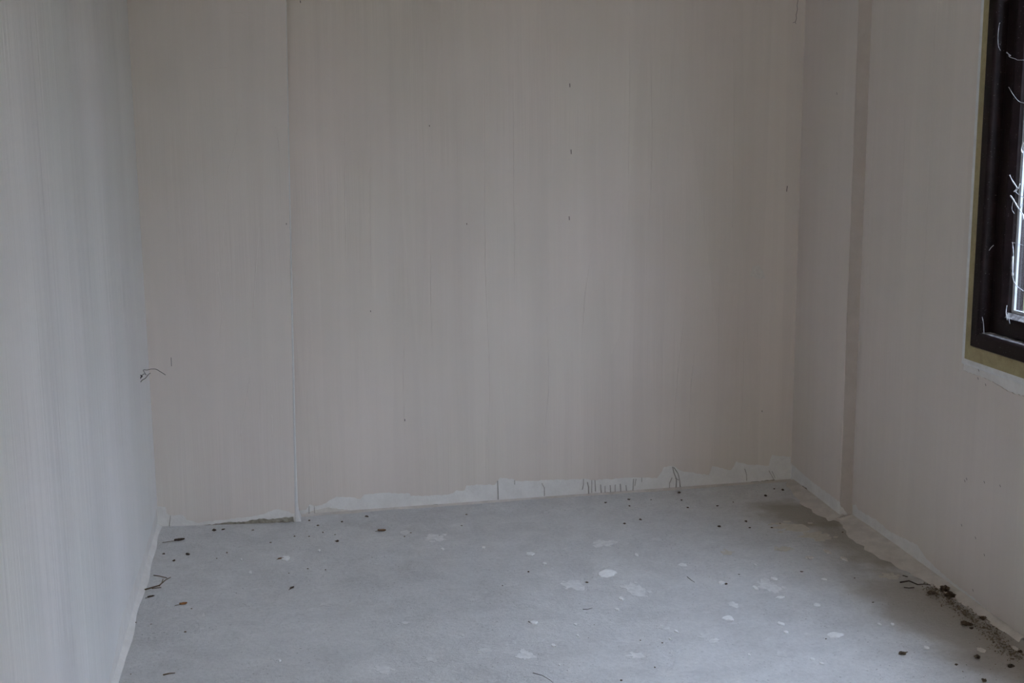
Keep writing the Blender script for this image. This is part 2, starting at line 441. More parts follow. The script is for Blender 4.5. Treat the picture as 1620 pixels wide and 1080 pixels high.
# ragged filled edge under the sill
sill = rough_line([(CU1, CZ0)] + [(CU1+(CU0-CU1)*k/16, CZ0+random.uniform(-0.014, 0.014)) for k in range(1, 16)] + [(CU0, CZ0)], 0.01, 0.002)
wall_slab(bm, RNEAR, [(CU0, below(CU0))] + pb + [(CU1, below(CU1))] + sill, 0.0002, T)
wall_slab(bm, RNEAR, [(CU1, below(CU1))] + pc + [(RNEAR.len, CEIL), (CU1, CEIL)], 0.0002, T)
wall_slab(bm, RNEAR, [(CU0, CZ1), (CU1, CZ1), (CU1, CEIL), (CU0, CEIL)], 0.0002, T)
link('skim_coat', bm, 'coat_right', wall_right)

# corner bead on the edge of the boxed section
bm = bmesh.new()
prof = []
for k in range(9):
    a = math.pi*(-0.15 + 1.0*k/8)
    prof.append((0.008-0.009*math.cos(a), -0.0035*math.sin(a)))
prof += [(0.017, 0.07), (0.0, 0.07)]
for_lo, for_hi = [], []
def bead_ring(z, w, dx=0): return [Vector((seam_x(z)-0.002+p[0]*w+dx, SEAM_Y+p[1]-0.001, z)) for p in prof]
levels = [(0.0, 1.5), (0.02, 1.0), (0.06, 0.75), (0.25, 0.55), (0.8, 0.42), (1.3, 0.30), (2.0, 0.22), (CEIL, 0.22)]
rings = [[bm.verts.new(p) for p in bead_ring(z, w)] for z, w in levels]
for A, B in zip(rings, rings[1:]):
    for k in range(len(A)): bm.faces.new((A[k], A[(k+1) % len(A)], B[(k+1) % len(B)], B[k]))
bm.faces.new(rings[0][::-1]); bm.faces.new(rings[-1])
bead = link('corner_bead', bm, 'bead', panel); bead['label'] = 'pale rounded edge bead'

# dirty render showing at the foot of the boxed section and the back wall
def wall_patch(name, fr, px, mat, parent, t=0.0018, amp=0.002):
    q = [fr.px(*p) for p in px]; q = rough_line(q+[q[0]], 0.008, amp)[:-1]
    bm = bmesh.new(); wall_slab(bm, fr, q, -0.001, t)
    return link(name, bm, mat, parent)
wall_patch('dirty_strip', PANEL, [(318, 831), (345, 828), (365, 825), (388, 825), (410, 820), (428, 821), (445, 819), (464, 817), (465, 825), (400, 829), (340, 832)], 'dirty', panel)
wall_patch('dirty_strip', BACK, [(484, 811), (500, 806), (520, 802), (545, 806), (575, 807), (575, 813), (530, 815), (484, 816)], 'patch', wall_back)
wall_patch('dirty_strip', BACK, [(480, 813), (520, 812), (560, 811), (620, 808), (640, 808), (665, 802), (692, 797), (694, 800), (660, 807), (600, 814), (480, 817)], 'dirty', wall_back)
wall_patch('dirty_strip', BACK, [(812, 795), (836, 789), (850, 787), (872, 787), (892, 785), (893, 790), (855, 793), (815, 797)], 'dirty', wall_back)
wall_patch('dirty_strip', BACK, [(940, 783), (965, 779), (1010, 777), (1025, 778), (1025, 781), (985, 785), (942, 787)], 'dirty', wall_back)
wall_patch('dirty_strip', BACK, [(1110, 771), (1160, 766), (1200, 761), (1225, 758), (1225, 761), (1160, 769), (1112, 774)], 'dirty', wall_back)
wall_patch('pale_patch', BACK, [(1186, 436), (1190, 421), (1199, 419), (1206, 427), (1211, 440), (1200, 441)], 'patch', wall_back, 0.0042)
wall_patch('dirty_strip', RFAR, [(1262, 765), (1275, 771), (1283, 782), (1315, 806), (1327, 816), (1327, 820), (1290, 791), (1262, 769)], 'dirty', far_box)
wall_patch('dirty_strip', RNEAR, [(1352, 826), (1366, 829), (1395, 848), (1395, 853), (1370, 836)], 'dirty', wall_right)
wall_patch('dirty_strip', RNEAR, [(1500, 930), (1530, 948), (1560, 972), (1600, 1000), (1618, 1013), (1616, 1018), (1580, 992), (1535, 958)], 'dirty', wall_right)
# drips that ran down over the bare strip
def drip(fr, px, r, parent, mat='drip'):
    pts = [fr.p(*fr.px(*q), 0.0022) for q in px]
    bm = bmesh.new(); tube(bm, pts, r, 5, fr.n); link('drip', bm, mat, parent, True)
for px, r in [([(787, 758), (788, 775), (788, 790)], 0.0016), ([(814, 759), (814, 766)], 0.0014), ([(857, 764), (861, 771), (861, 784)], 0.0016),
              ([(923, 757), (923, 766), (921, 774)], 0.0018), ([(929, 762), (931, 770), (931, 781)], 0.0024), ([(936, 758), (936, 779)], 0.0016), ([(941, 759), (942, 777)], 0.002),
              ([(950, 766), (951, 780)], 0.0025), ([(957, 768), (957, 781)], 0.002), ([(965, 767), (966, 779)], 0.0022), ([(973, 766), (973, 779)], 0.0018), ([(981, 765), (982, 778)], 0.0024), ([(990, 767), (991, 777)], 0.002),
              ([(1002, 757), (1001, 776)], 0.0018), ([(1006, 757), (1004, 768)], 0.0015), ([(1015, 735), (1015, 762)], 0.0013),
              ([(1064, 738), (1066, 748), (1070, 757), (1069, 772)], 0.0022), ([(1066, 739), (1072, 748), (1075, 759), (1076, 774)], 0.002), ([(1063, 755), (1059, 764), (1059, 775)], 0.0018), ([(1068, 756), (1074, 759)], 0.0016),
              ([(1178, 741), (1181, 751), (1181, 760)], 0.0014), ([(1216, 744), (1224, 758)], 0.0013), ([(1221, 745), (1226, 756)], 0.0012), ([(489, 800), (489, 813)], 0.0015), ([(497, 799), (498, 812)], 0.0013), ([(270, 815), (268, 832)], 0.0018)]:
    fr, par = (PANEL, panel) if px[0][0] < 400 else (BACK, wall_back)
    drip(fr, px, r, par)
# hairline cracks and knocks in the coat
def crack(fr, px, r, parent):
    pts = [fr.p(*fr.px(*q), T) for q in px]
    bm = bmesh.new(); tube(bm, pts, r, 4, fr.n); link('crack', bm, 'crack', parent)
crack(BACK, [(1262, 0), (1260.5, 8), (1261, 15), (1259, 24), (1259.5, 29), (1257.5, 36)], 0.0011, wall_back)
crack(BACK, [(1254, 36), (1257, 35), (1259, 38)], 0.0008, wall_back)
crack(BACK, [(1245, 294), (1244, 303)], 0.0016, wall_back)
for (x, y, l) in [(901, 135, 5), (903, 240, 6), (900, 345, 5), (738, 354, 2), (679, 199, 2), (640, 664, 3), (1205, 650, 2), (475, 3, 3), (453, 354, 2), (586, 492, 2)]:
    crack(BACK if x > 470 else PANEL, [(x, y-l*0.6), (x+0.4, y+l*0.6)], 0.0014, wall_back if x > 470 else panel)
crack(PANEL, [(271, 565), (271.5, 579)], 0.0010, panel)
crack(RNEAR, [(1355, 345), (1355.5, 349)], 0.0015, wall_right)
crack(RFAR, [(1325, 146), (1325.4, 150)], 0.0015, far_box)
for (x, y) in [(1548, 598), (1560, 608), (1558, 762), (1544, 850), (1558, 877), (1530, 757), (1527, 760), (1522, 830), (1540, 933), (1583, 768), (1549, 585)]:
    crack(RNEAR, [(x, y-1.5), (x+1.2, y+2.2)], 0.0013, wall_right)

# low ridges left by the trowel
def ridge(fr, px, r, parent, mat):
    pts = smooth_pts([fr.p(*fr.px(*q), T) for q in px], 6)
    bm = bmesh.new(); tube(bm, pts, [r*(0.25+0.75*math.sin(math.pi*k/(len(pts)-1))) for k in range(len(pts))], 6, fr.n); link('trowel_ridge', bm, mat, parent, True)
for px in [[(767, 0), (767, 200), (768, 420), (775, 620), (768, 740)], [(996, 20), (995, 200), (994, 330)], [(585, 150), (586, 330), (588, 470)], [(812, 60), (813, 300), (814, 480)], [(683, 280), (682, 460), (684, 560)],
           [(1085, 470), (1075, 560), (1068, 640), (1065, 730)], [(1098, 560), (1092, 620), (1090, 690)], [(1160, 60), (1160, 220), (1158, 360)], [(1176, 540), (1174, 620), (1170, 690)], [(640, 520), (638, 600), (640, 700)], [(865, 500), (868, 610), (860, 700)], [(935, 400), (925, 470), (920, 560)], [(545, 180), (546, 320), (548, 430)], [(1030, 90), (1031, 240), (1026, 380)]]:
    ridge(BACK, px, 0.0022, wall_back, 'coat')
for px in [[(382, 165), (372, 230), (360, 280), (352, 400)], [(345, 430), (352, 500), (340, 560)], [(402, 545), (392, 620), (380, 690)], [(410, 360), (402, 470), (398, 540)], [(436, 200), (446, 260)], [(325, 110), (350, 107), (375, 103)], [(430, 655), (431, 690)], [(362, 23), (378, 20), (395, 26)]]:
    ridge(PANEL, px, 0.0018, panel, 'coat_panel')
for px in [[(1435, 120), (1428, 330), (1420, 520)], [(1480, 40), (1470, 300), (1455, 560)], [(1395, 60), (1378, 300), (1362, 560)]]:
    ridge(RNEAR, px, 0.0018, wall_right, 'coat_right')

# mortar fillet between floor and window wall
bm = bmesh.new()
path = [floor_at(*q) for q in [(1253, 762), (1290, 793), (1328, 821), (1350, 818), (1380, 845), (1422, 874), (1470, 906), (1520, 944), (1618, 1013)]] 
wid = [0.04, 0.07, 0.05, 0.09, 0.11, 0.10, 0.06, 0.03, 0.02]
A, B, Cc = [], [], []
dense = []
for i in range(len(path)-1):
    for k in range(6):
        t = k/6; dense.append((path[i].lerp(path[i+1], t), wid[i]*(1-t)+wid[i+1]*t))
dense.append((path[-1], wid[-1]))
for p, w in dense:
    A.append(bm.verts.new((p.x+0.02, p.y, 0.016))); B.append(bm.verts.new((p.x-w*0.25, p.y, 0.008+random.uniform(0, 0.002)))); Cc.append(bm.verts.new((p.x-w*random.uniform(0.8, 1.15), p.y-0.01, -0.001)))
for i in range(len(dense)-1):
    bm.faces.new((A[i], A[i+1], B[i+1], B[i])); bm.faces.new((B[i], B[i+1], Cc[i+1], Cc[i]))
fl = link('mortar_fillet', bm, 'fillet', floor, True)
# fillet at the left wall
bm = bmesh.new()
prev = None
for k in range(60):
    y = 4.75-k*0.03; w = 0.018+0.012*noise.noise(Vector((y*4, 0, 0)))
    row = [bm.verts.new((-0.01, y, 0.02)), bm.verts.new((0.006, y, 0.008)), bm.verts.new((w, y, -0.001))]
    if prev:
        bm.faces.new((prev[0], row[0], row[1], prev[1])); bm.faces.new((prev[1], row[1], row[2], prev[2]))
    prev = row
link('mortar_fillet', bm, 'base', floor, True)
# fillet along the back wall
bm = bmesh.new(); prev = None
for k in range(110):
    x = 0.555+k*0.0194; yb = BACK.p(x, 0).y; w = 0.016+0.014*noise.noise(Vector((x*6, 3, 0)))
    row = [bm.verts.new((x, yb+0.01, 0.010)), bm.verts.new((x, yb-0.004, 0.004)), bm.verts.new((x, yb-max(0.006, w), -0.001))]
    if prev:
        bm.faces.new((prev[0], row[0], row[1], prev[1])); bm.faces.new((prev[1], row[1], row[2], prev[2]))
    prev = row
link('mortar_fillet', bm, 'fillet', floor, True)

# ------------------------------------------------------------------ window
win = bpy.data.objects.new('window_1', None); COL.objects.link(win)
win.location = RNEAR.p((WU0+WU1)/2, WZ0)
structure(win, 'dark brown window in the right wall with cobwebs on its frame')
bpy.context.view_layer.update()
def wlink(name, bm, mat, parent=win, smooth=False):
    o = link(name, bm, mat, None, smooth)
    o.data.transform(Matrix.Translation(-win.location))
    if parent is win: o.parent = win
    else:
        o.parent = parent
    return o
def ring_frame(bm, u0, u1, z0, z1, prof):
    """mitred frame: prof = [(inset, offset)...] swept round the rectangle"""
    rows = []
    for ins, off in prof:
        rows.append([bm.verts.new(RNEAR.p(u, z, off)) for u, z in ((u0+ins, z0+ins), (u1-ins, z0+ins), (u1-ins, z1-ins), (u0+ins, z1-ins))])
    n = len(rows)
    for i in range(n):
        A, B = rows[i], rows[(i+1) % n]
        for k in range(4): bm.faces.new((A[k], A[(k+1) % 4], B[(k+1) % 4], B[k]))
FU0, FU1, FZ0, FZ1 = 4.255-3.424, WU1-0.045, 0.830, WZ1-0.045
# pale plaster edge, olive seal
bm = bmesh.new(); ring_frame(bm, WU0-0.016, WU1+0.016, WZ0-0.012, WZ1+0.016, [(0, 0.0), (0.003, 0.006), (0.010, 0.0095), (0.020, 0.009), (0.030, 0.006), (0.030, -0.02), (0.0, -0.02)])
wlink('reveal_edge', bm, 'edge')
bm = bmesh.new(); ring_frame(bm, WU0-0.003, WU1+0.003, WZ0-0.004, WZ1+0.003, [(0.002, 0.0), (0.006, 0.008), (0.055, 0.010), (0.064, 0.008), (0.064, -0.05), (0.002, -0.05)])
wlink('seal_strip', bm, 'seal')
# outer frame with rounded inner nosing
pf = [(0.0, -0.05), (0.0, 0.012), (0.003, 0.015), (0.034, 0.015)]
for k in range(1, 6):
    a = k/5*math.pi/2; pf.append((0.034+0.012*math.sin(a), 0.003+0.012*math.cos(a)))
pf += [(0.048, -0.034), (0.060, -0.036), (0.060, -0.075), (0.0, -0.075)]
bm = bmesh.new(); ring_frame(bm, FU0, FU1, FZ0, FZ1, pf)
wlink('outer_frame', bm, 'frame')
SU0, SU1, SZ0, SZ1 = FU0+0.049, FU1-0.049, FZ0+0.049, FZ1-0.049
mid = (SU0+SU1)/2
bm = bmesh.new(); q = [(mid-0.03, SZ0-0.005), (mid+0.03, SZ0-0.005), (mid+0.03, SZ1+0.005), (mid-0.03, SZ1+0.005)]
wall_slab(bm, RNEAR, q, -0.075, 0.002)
bmesh.ops.bevel(bm, geom=bm.edges[:], offset=0.006, segments=2, affect='EDGES')
wlink('mullion', bm, 'frame')
for a, b in ((SU0, mid-0.031), (mid+0.031, SU1)):
    bm = bmesh.new()
    ring_frame(bm, a, b, SZ0, SZ1, [(0.0, -0.030), (0.002, -0.022), (0.048, -0.020), (0.054, -0.022), (0.070, -0.036), (0.072, -0.046), (0.072, -0.085), (0.0, -0.085)])
    s = wlink('sash', bm, 'frame')
    bm = bmesh.new(); ring_frame(bm, a+0.0715, b-0.0715, SZ0+0.0715, SZ1-0.0715, [(0.0, -0.047), (0.010, -0.049), (0.010, -0.056), (0.0, -0.056)])
    wlink('glazing_gasket', bm, 'bead_gasket', s)
    bm = bmesh.new(); wall_slab(bm, RNEAR, [(a+0.075, SZ0+0.075), (b-0.075, SZ0+0.075), (b-0.075, SZ1-0.075), (a+0.075, SZ1-0.075)], -0.062, -0.058)
    wlink('pane', bm, 'glass', s)
    # dust lying on the bottom sash rail
    bm = bmesh.new(); top = []
    n = 24
    r0 = [bm.verts.new(RNEAR.p(a+0.075+(b-a-0.15)*k/n, SZ0+0.0575+random.uniform(0, 0.001), -0.0235)) for k in range(n+1)]
    r1 = [bm.verts.new(RNEAR.p(a+0.075+(b-a-0.15)*k/n, SZ0+0.073+random.uniform(0, 0.001), -0.0365)) for k in range(n+1)]
    for k in range(n): bm.faces.new((r0[k], r0[k+1], r1[k+1], r1[k]))
    wlink('dust', bm, 'dust', s)
# dust on the bottom nosing of the outer frame
bm = bmesh.new(); n = 60
r0 = [bm.verts.new(RNEAR.p(FU0+0.044+(FU1-FU0-0.088)*k/n, FZ0+0.0470+random.uniform(0, 0.0012), 0.004+random.uniform(-0.003, 0.003))) for k in range(n+1)]
r1 = [bm.verts.new(RNEAR.p(FU0+0.047+(FU1-FU0-0.094)*k/n, FZ0+0.0495+random.uniform(0, 0.001), -0.024)) for k in range(n+1)]
for k in range(n): bm.faces.new((r0[k], r0[k+1], r1[k+1], r1[k]))
wlink('dust', bm, 'dust')
# outside sill
bm = bmesh.new()
wall_slab(bm, RNEAR, [(WU0+0.01, WZ0+0.002), (WU1-0.01, WZ0+0.002), (WU1-0.01, WZ0+0.03), (WU0+0.01, WZ0+0.03)], -WT-0.04, -0.09)
wlink('outside_sill', bm, 'outer')

# unseen window added behind the viewer for soft fill light
fill_win = bpy.data.objects.new('fill_window', None); COL.objects.link(fill_win); structure(fill_win, 'dark brown window added unseen behind the viewer for fill light')
bm = bmesh.new()
RN_KEEP = RNEAR; RNEAR = FRONT
ring_frame(bm, GU0, GU1, GZ0, GZ1, [(0.0, -0.06), (0.0, -0.002), (0.06, -0.002), (0.06, -0.06)])
link('outer_frame', bm, 'frame', fill_win)
gm = (GU0+GU1)/2
for a, b in ((GU0+0.06, gm), (gm, GU1-0.06)):
    bm = bmesh.new(); ring_frame(bm, a, b, GZ0+0.06, GZ1-0.06, [(0.0, -0.05), (0.0, -0.015), (0.06, -0.015), (0.06, -0.05)])
    s = link('sash', bm, 'frame', fill_win)
    bm = bmesh.new(); wall_slab(bm, FRONT, [(a+0.055, GZ0+0.115), (b-0.055, GZ0+0.115), (b-0.055, GZ1-0.115), (a+0.055, GZ1-0.115)], -0.036, -0.032)
    link('pane', bm, 'glass', s)
def fill_cloth_mat():
    mt = bpy.data.materials.new('warm_fill_cloth'); mt.use_nodes = True
    nt = mt.node_tree; nt.nodes.clear()
    out = nt.nodes.new('ShaderNodeOutputMaterial'); tl = N(nt, 'BsdfTranslucent'); df = N(nt, 'BsdfDiffuse'); mx = N(nt, 'MixShader')
    f = noise_fac(nt, mapped(nt, (1, 1, 1)), 60, 3)
    c = mixc(nt, f, (0.93, 0.75, 0.59), (0.96, 0.78, 0.62))
    nt.links.new(c, tl.inputs[0]); nt.links.new(c, df.inputs[0]); mx.inputs[0].default_value = 0.1
    nt.links.new(tl.outputs[0], mx.inputs[1]); nt.links.new(df.outputs[0], mx.inputs[2]); nt.links.new(mx.outputs[0], out.inputs[0])
    return mt
M['fill_cloth'] = fill_cloth_mat()
bm = bmesh.new(); nn = 60
r0, r1 = [], []
for k in range(nn+1):
    u = GU0-0.05+(GU1-GU0+0.1)*k/nn; o = 0.04+0.012*math.sin(k*1.3)
    r0.append(bm.verts.new(FRONT.p(u, GZ0-0.08, o))); r1.append(bm.verts.new(FRONT.p(u, GZ1+0.06, 0.03+0.006*math.sin(k*1.3))))
for k in range(nn): bm.faces.new((r0[k], r0[k+1], r1[k+1], r1[k]))
link('fill_curtain', bm, 'fill_cloth', fill_win, True)  # added cloth that warms and softens the fill light
bm = bmesh.new(); tube(bm, [FRONT.p(GU0-0.1, GZ1+0.065, 0.03), FRONT.p(GU1+0.1, GZ1+0.065, 0.03)], 0.008, 8); link('fill_curtain_rod', bm, 'frame', fill_win)
RNEAR = RN_KEEP

# ------------------------------------------------------------------ ground outside
bm = bmesh.new()
vs = [bm.verts.new(p) for p in ((-40, -60, -0.35), (60, -60, -0.35), (60, 50, -0.35), (-40, 50, -0.35))]
bm.faces.new(vs)
M['grass'] = rough_mat('rough_grass', (0.16, 0.165, 0.09), (0.09, 0.095, 0.055), 1.5)
structure(link('ground', bm, 'grass'), 'rough grass outside the window')
# leafy bank added out of view to block low skylight
bm = bmesh.new(); prev = None
for i in range(61):
    y = -14+i*0.5; row = []
    for k in range(15):
        a = math.pi*k/14
        r = 1.0+0.18*noise.noise(Vector((y*0.9, k*0.8, 1)))+0.08*noise.noise(Vector((y*3, k*2.1, 5)))
        row.append(bm.verts.new((8.2-1.3*math.cos(a)*r, y, -0.36+3.15*(math.sin(a)**0.45)*(0.92+0.08*r))))
    if prev:
        for k in range(14): bm.faces.new((prev[k], prev[k+1], row[k+1], row[k]))
    prev = row
M['sky_block_hedge'] = rough_mat('sky_block_leaves', (0.10, 0.115, 0.06), (0.04, 0.048, 0.025), 9, 0.8, 1.0, 0.05)
structure(link('sky_block_hedge', bm, 'sky_block_hedge', None, True), 'tall leafy screen added unseen outside the window to block low sky')

# ------------------------------------------------------------------ small things on the floor
def floor_z(x, y):
    return 0.0025*noise.noise(Vector((x*2.3, y*2.3, 0.3))) + 0.001*noise.noise(Vector((x*9, y*9, 4))) - 0.001
def spot(px, py):
    p = floor_at(px, py); p.z = floor_z(p.x, p.y); return p
def size_of(px, py, w, h):
    """metres on the floor for a width and height seen in the photograph"""
    a, b = floor_at(px-w/2, py), floor_at(px+w/2, py); c, d = floor_at(px, py-h/2), floor_at(px, py+h/2)
    return (b-a).length, (d-c).length
def blob_outline(rx, ry, n, jag, rot=0.0):
    out = []; ph = random.uniform(0, 9)
    for k in range(n):
        a = 2*math.pi*k/n
        r = 1 + jag*noise.noise(Vector((math.cos(a)*1.6+ph, math.sin(a)*1.6, ph)))*1.6 + random.uniform(-jag, jag)*0.45
        x, y = rx*r*math.cos(a), ry*r*math.sin(a)
        out.append((x*math.cos(rot)-y*math.sin(rot), x*math.sin(rot)+y*math.cos(rot)))
    return out
def plate(bm, c, outline, t, shrink=0.86, sink=0.0015, tilt=(0, 0)):
    """a low irregular flake with sloping edges"""
    n = len(outline)
    zt = lambda x, y: x*tilt[0]+y*tilt[1]
    lo = [bm.verts.new((c.x+x, c.y+y, c.z-sink)) for x, y in outline]
    md = [bm.verts.new((c.x+x*0.98, c.y+y*0.98, c.z+t*0.55+zt(x, y))) for x, y in outline]
    hi = [bm.verts.new((c.x+x*shrink, c.y+y*shrink, c.z+t+random.uniform(-0.1, 0.1)*t+zt(x, y))) for x, y in outline]
    for A, B in ((lo, md), (md, hi)):
        for k in range(n): bm.faces.new((A[k], A[(k+1) % n], B[(k+1) % n], B[k]))
    top = bm.verts.new((c.x, c.y, c.z+t*1.05))
    for k in range(n): bm.faces.new((hi[k], hi[(k+1) % n], top))
    bm.faces.new(lo[::-1])
def place_origin(o, c):
    o.data.transform(Matrix.Translation(-c)); o.location = c
def flake(px, py, w, h, label, group=None, mat='chip', t=0.004):
    c = spot(px, py); sw, sh = size_of(px, py, w, h)
    bm = bmesh.new(); plate(bm, c, blob_outline(sw/2, sh/2, 13, 0.28, 0), t, 0.84, 0.0012, (random.uniform(-0.03, 0.03), random.uniform(-0.03, 0.03)))
    o = link('plaster_flake', bm, mat); place_origin(o, c)
    return tag(o, label, 'plaster flake', group)
def splash(px, py, w, h, mat='splat', drops=5, jag=0.45, spread=1.0):
    c = spot(px, py); sw, sh = size_of(px, py, w, h)
    bm = bmesh.new(); plate(bm, c, blob_outline(sw/2, sh/2, 26, jag), 0.0010, 0.93, 0.001)
    for k in range(drops):
        a = random.uniform(0, 2*math.pi); r = random.uniform(0.9, 1.5)*spread
        q = Vector((c.x+math.cos(a)*sw/2*r, c.y+math.sin(a)*sh/2*r, 0)); q.z = floor_z(q.x, q.y)
        rr = random.uniform(0.07, 0.2)
        plate(bm, q, blob_outline(sw*rr/1.4, sh*rr/1.4, 9, 0.3), 0.0008, 0.9, 0.001)
    return link('plaster_splash', bm, mat, floor)
def crumb(px, py, d, label, group, mat='dirt', name='dirt_crumb', cat='dirt crumb', squash=0.5):
    c = spot(px, py); r = (floor_at(px+d/2, py)-floor_at(px-d/2, py)).length/2*(0.9 if d > 6 else 0.8)
    bm = bmesh.new(); bmesh.ops.create_icosphere(bm, subdivisions=3 if d > 6 else 2, radius=r)
    st = random.uniform(0.7, 1.5)
    ph = random.uniform(0, 50)
    for v in bm.verts:
        q = v.co.normalized()
        k = 1+0.8*noise.noise(q*1.5+Vector((ph, 0, 0)))+0.45*noise.noise(q*4.1+Vector((0, ph, 0)))
        v.co = Vector((v.co.x*k*st, v.co.y*k, v.co.z*k*squash))
    zmin = min(v.co.z for v in bm.verts)
    for v in bm.verts: v.co.z -= zmin + 0.0006
    o = link(name, bm, mat); o.location = c
    return tag(o, label, cat, group)

# dried plaster splashes stuck to the floor
for a in [(956, 859, 32, 10), (991, 859, 16, 5), (1004, 932, 36, 20), (908, 925, 26, 14), (1217, 926, 30, 18), (1115, 1006, 22, 6), (1129, 1013, 16, 6),
          (831, 1035, 25, 13), (605, 1058, 26, 13), (682, 1040, 22, 11), (1161, 957, 14, 8), (1050, 991, 20, 7), (765, 1028, 22, 8), (1238, 1034, 20, 8), (896, 869, 20, 5),
          (1040, 852, 22, 5), (1005, 1035, 30, 8), (690, 850, 34, 10), (640, 842, 18, 6), (320, 985, 10, 24), (515, 955, 22, 6), (395, 955, 16, 6), (1433, 1058, 16, 5), (1280, 1004, 12, 5), (1237, 1035, 16, 6), (730, 1003, 12, 5), (640, 985, 14, 5), (1274, 967, 16, 4)]:
    splash(*a, mat='splat' if a[2]*a[3] > 300 or a[0] in (956, 1005, 1129, 1161) else 'splat_faint')
for a in [(1250, 833, 62, 13), (1290, 848, 44, 10), (1407, 911, 30, 8), (1240, 868, 26, 6), (1150, 873, 20, 6)]:
    splash(*a, mat='splat_beige', drops=7)

# loose plaster flakes
flake(961, 907, 30, 11, 'large white plaster flake lying mid-floor with a flat left edge')
flake(1152, 978, 19, 7, 'oval white plaster flake on the bright floor right of centre')
flake(1320, 1004, 28, 7, 'long white plaster flake on the bright floor below the window')
flake(452, 883, 15, 8, 'white plaster flake beside a brown leaf scrap in front of the boxed section')
flake(845, 985, 11, 5, 'small white plaster flake with a dark twig touching its left side')
flake(1309, 873, 10, 7, 'round pale plaster flake on the damp stain by the right wall', mat='patch')
flake(1335, 884, 8, 6, 'squarish pale plaster flake on the damp stain by the right wall', mat='patch')
flake(1280, 882, 15, 4, 'flat pale sliver of plaster at the edge of the damp stain', mat='patch')
flake(1552, 1028, 13, 6, 'oval grey-white plaster flake in the shade below the window', mat='patch')
flake(1605, 1026, 10, 5, 'small pale plaster flake against the foot of the window wall', mat='patch')
flake(1465, 1024, 9, 4, 'bright plaster flake at the edge of the shade below the window')
flake(1293, 957, 11, 4, 'thin white plaster sliver beyond the bright floor below the window')
flake(1224, 915, 12, 4, 'thin white plaster sliver just behind the big ragged splash')
flake(1195, 930, 9, 6, 'white plaster flake left of the big ragged splash')
flake(1141, 922, 11, 4, 'white plaster flake with a dark crumb at its right end')
flake(442, 1045, 5, 3, 'tiny bright plaster flake alone on the left of the floor')
for (x, y, w, h) in [(839, 876, 13, 5), (862, 891, 6, 3), (1007, 877, 7, 4), (1081, 893, 14, 5), (982, 946, 8, 5), (976, 963, 7, 3), (910, 987, 6, 3), (876, 1021, 7, 5), (914, 1005, 5, 3), (885, 1052, 4, 3), (1070, 998, 6, 4), (1060, 1010, 4, 3)]:
    flake(x, y, w, h, 'small white crumb of plaster in the middle of the floor near the large flake', 'plaster crumbs mid-floor', t=0.003)
for (x, y, w, h) in [(1243, 1000, 8, 4), (1234, 986, 9, 4), (1391, 987, 7, 3), (1412, 987, 6, 3), (1237, 987, 10, 4), (1300, 1049, 7, 4), (1285, 1042, 8, 4), (1304, 916, 9, 3), (1234, 945, 14, 3), (1195, 893, 5, 3), (1185, 1035, 5, 3)]:
    flake(x, y, w, h, 'small white crumb of plaster on the brightest floor towards the window', 'plaster crumbs towards the window', t=0.003)
for (x, y, w, h) in [(396, 905, 5, 4), (382, 885, 3, 3), (505, 870, 4, 3)]:
    flake(x, y, w, h, 'tiny white crumb of plaster in front of the boxed wall section', 'plaster crumbs on the left', t=0.003)
for (x, y, w, h) in [(700, 868, 5, 3), (765, 866, 6, 3)]:
    flake(x, y, w, h, 'tiny white crumb of plaster midway along the far wall', 'plaster crumbs by the far wall', t=0.003)

# soil crumbs
def crumbs(items, label, group, mat=None):
    for (x, y, d) in items: crumb(x, y, d, label, group, mat or 'dirt')
crumb(1075, 779, 6, 'dark soil crumb directly below the looped drips on the far wall', None)
crumb(1013, 822, 6, 'dark soil crumb, right one of two in front of the drips', None)
crumb(988, 828, 5, 'dark soil crumb, left one of two in front of the drips', None)
crumb(1138, 833, 6, 'dark flat soil crumb left of the pale patches by the right corner', None)
crumb(1180, 825, 6, 'dark soil crumb between the flat crumb and the pale corner patches', None)
crumb(1211, 784, 6, 'dark soil crumb at the left tip of the damp corner stain', None)
crumb(1238, 775, 5, 'dark soil crumb nearest the far right corner on the floor', None)
crumbs([(1078, 791, 4), (1088, 803, 4), (1030, 790, 3)], 'tiny dark soil crumb in front of the looped drips', 'soil crumbs by the looped drips')
crumbs([(995, 790, 5), (996, 800, 4), (958, 795, 4)], 'small dark soil crumb at the foot of the row of short drips', 'soil crumbs below the short drips')
crumbs([(1186, 835, 4), (1135, 800, 4), (1160, 794, 3), (1248, 754, 4), (1225, 773, 3), (1221, 835, 4), (1234, 828, 3)], 'tiny dark soil crumb on the floor by the far right corner', 'soil crumbs by the right corner')
crumb(836, 904, 4, 'single dark crumb left of the large white plaster flake', None)
crumb(1149, 924, 5, 'dark crumb at the right end of a white plaster flake', None)
crumb(928, 921, 4, 'dark crumb below the left tip of the large white flake', None)
crumb(1036, 1055, 4, 'lone dark crumb near the bottom edge in the middle', None)
crumbs([(795, 926, 3), (983, 1076, 4), (1013, 1012, 3), (1048, 1016, 3)], 'tiny dark crumb on the open middle of the floor', 'crumbs on the open middle floor')
crumbs([(1169, 908, 3), (1381, 952, 3), (1307, 1010, 3), (1268, 904, 4), (1352, 914, 3), (1333, 842, 4)], 'tiny dark crumb on the floor towards the window wall', 'crumbs towards the window wall')
crumb(297, 877, 7, 'brown dirt crumb just in front of the stalked dead leaf', None)
crumb(339, 839, 7, 'larger left one of two brown crumbs touching the boxed wall section', None)
crumb(353, 837, 6, 'smaller right one of two brown crumbs touching the boxed wall section', None)
crumb(580, 817, 6, 'brown crumb against the far wall behind the brown leaf', None)
crumb(533, 856, 5, 'brown crumb in front of the corner bead, left of the brown leaf', None)
crumb(541, 825, 5, 'brown crumb by the far wall a little right of the corner bead', None)
crumb(489, 823, 5, 'brown crumb at the very foot of the corner bead', None)
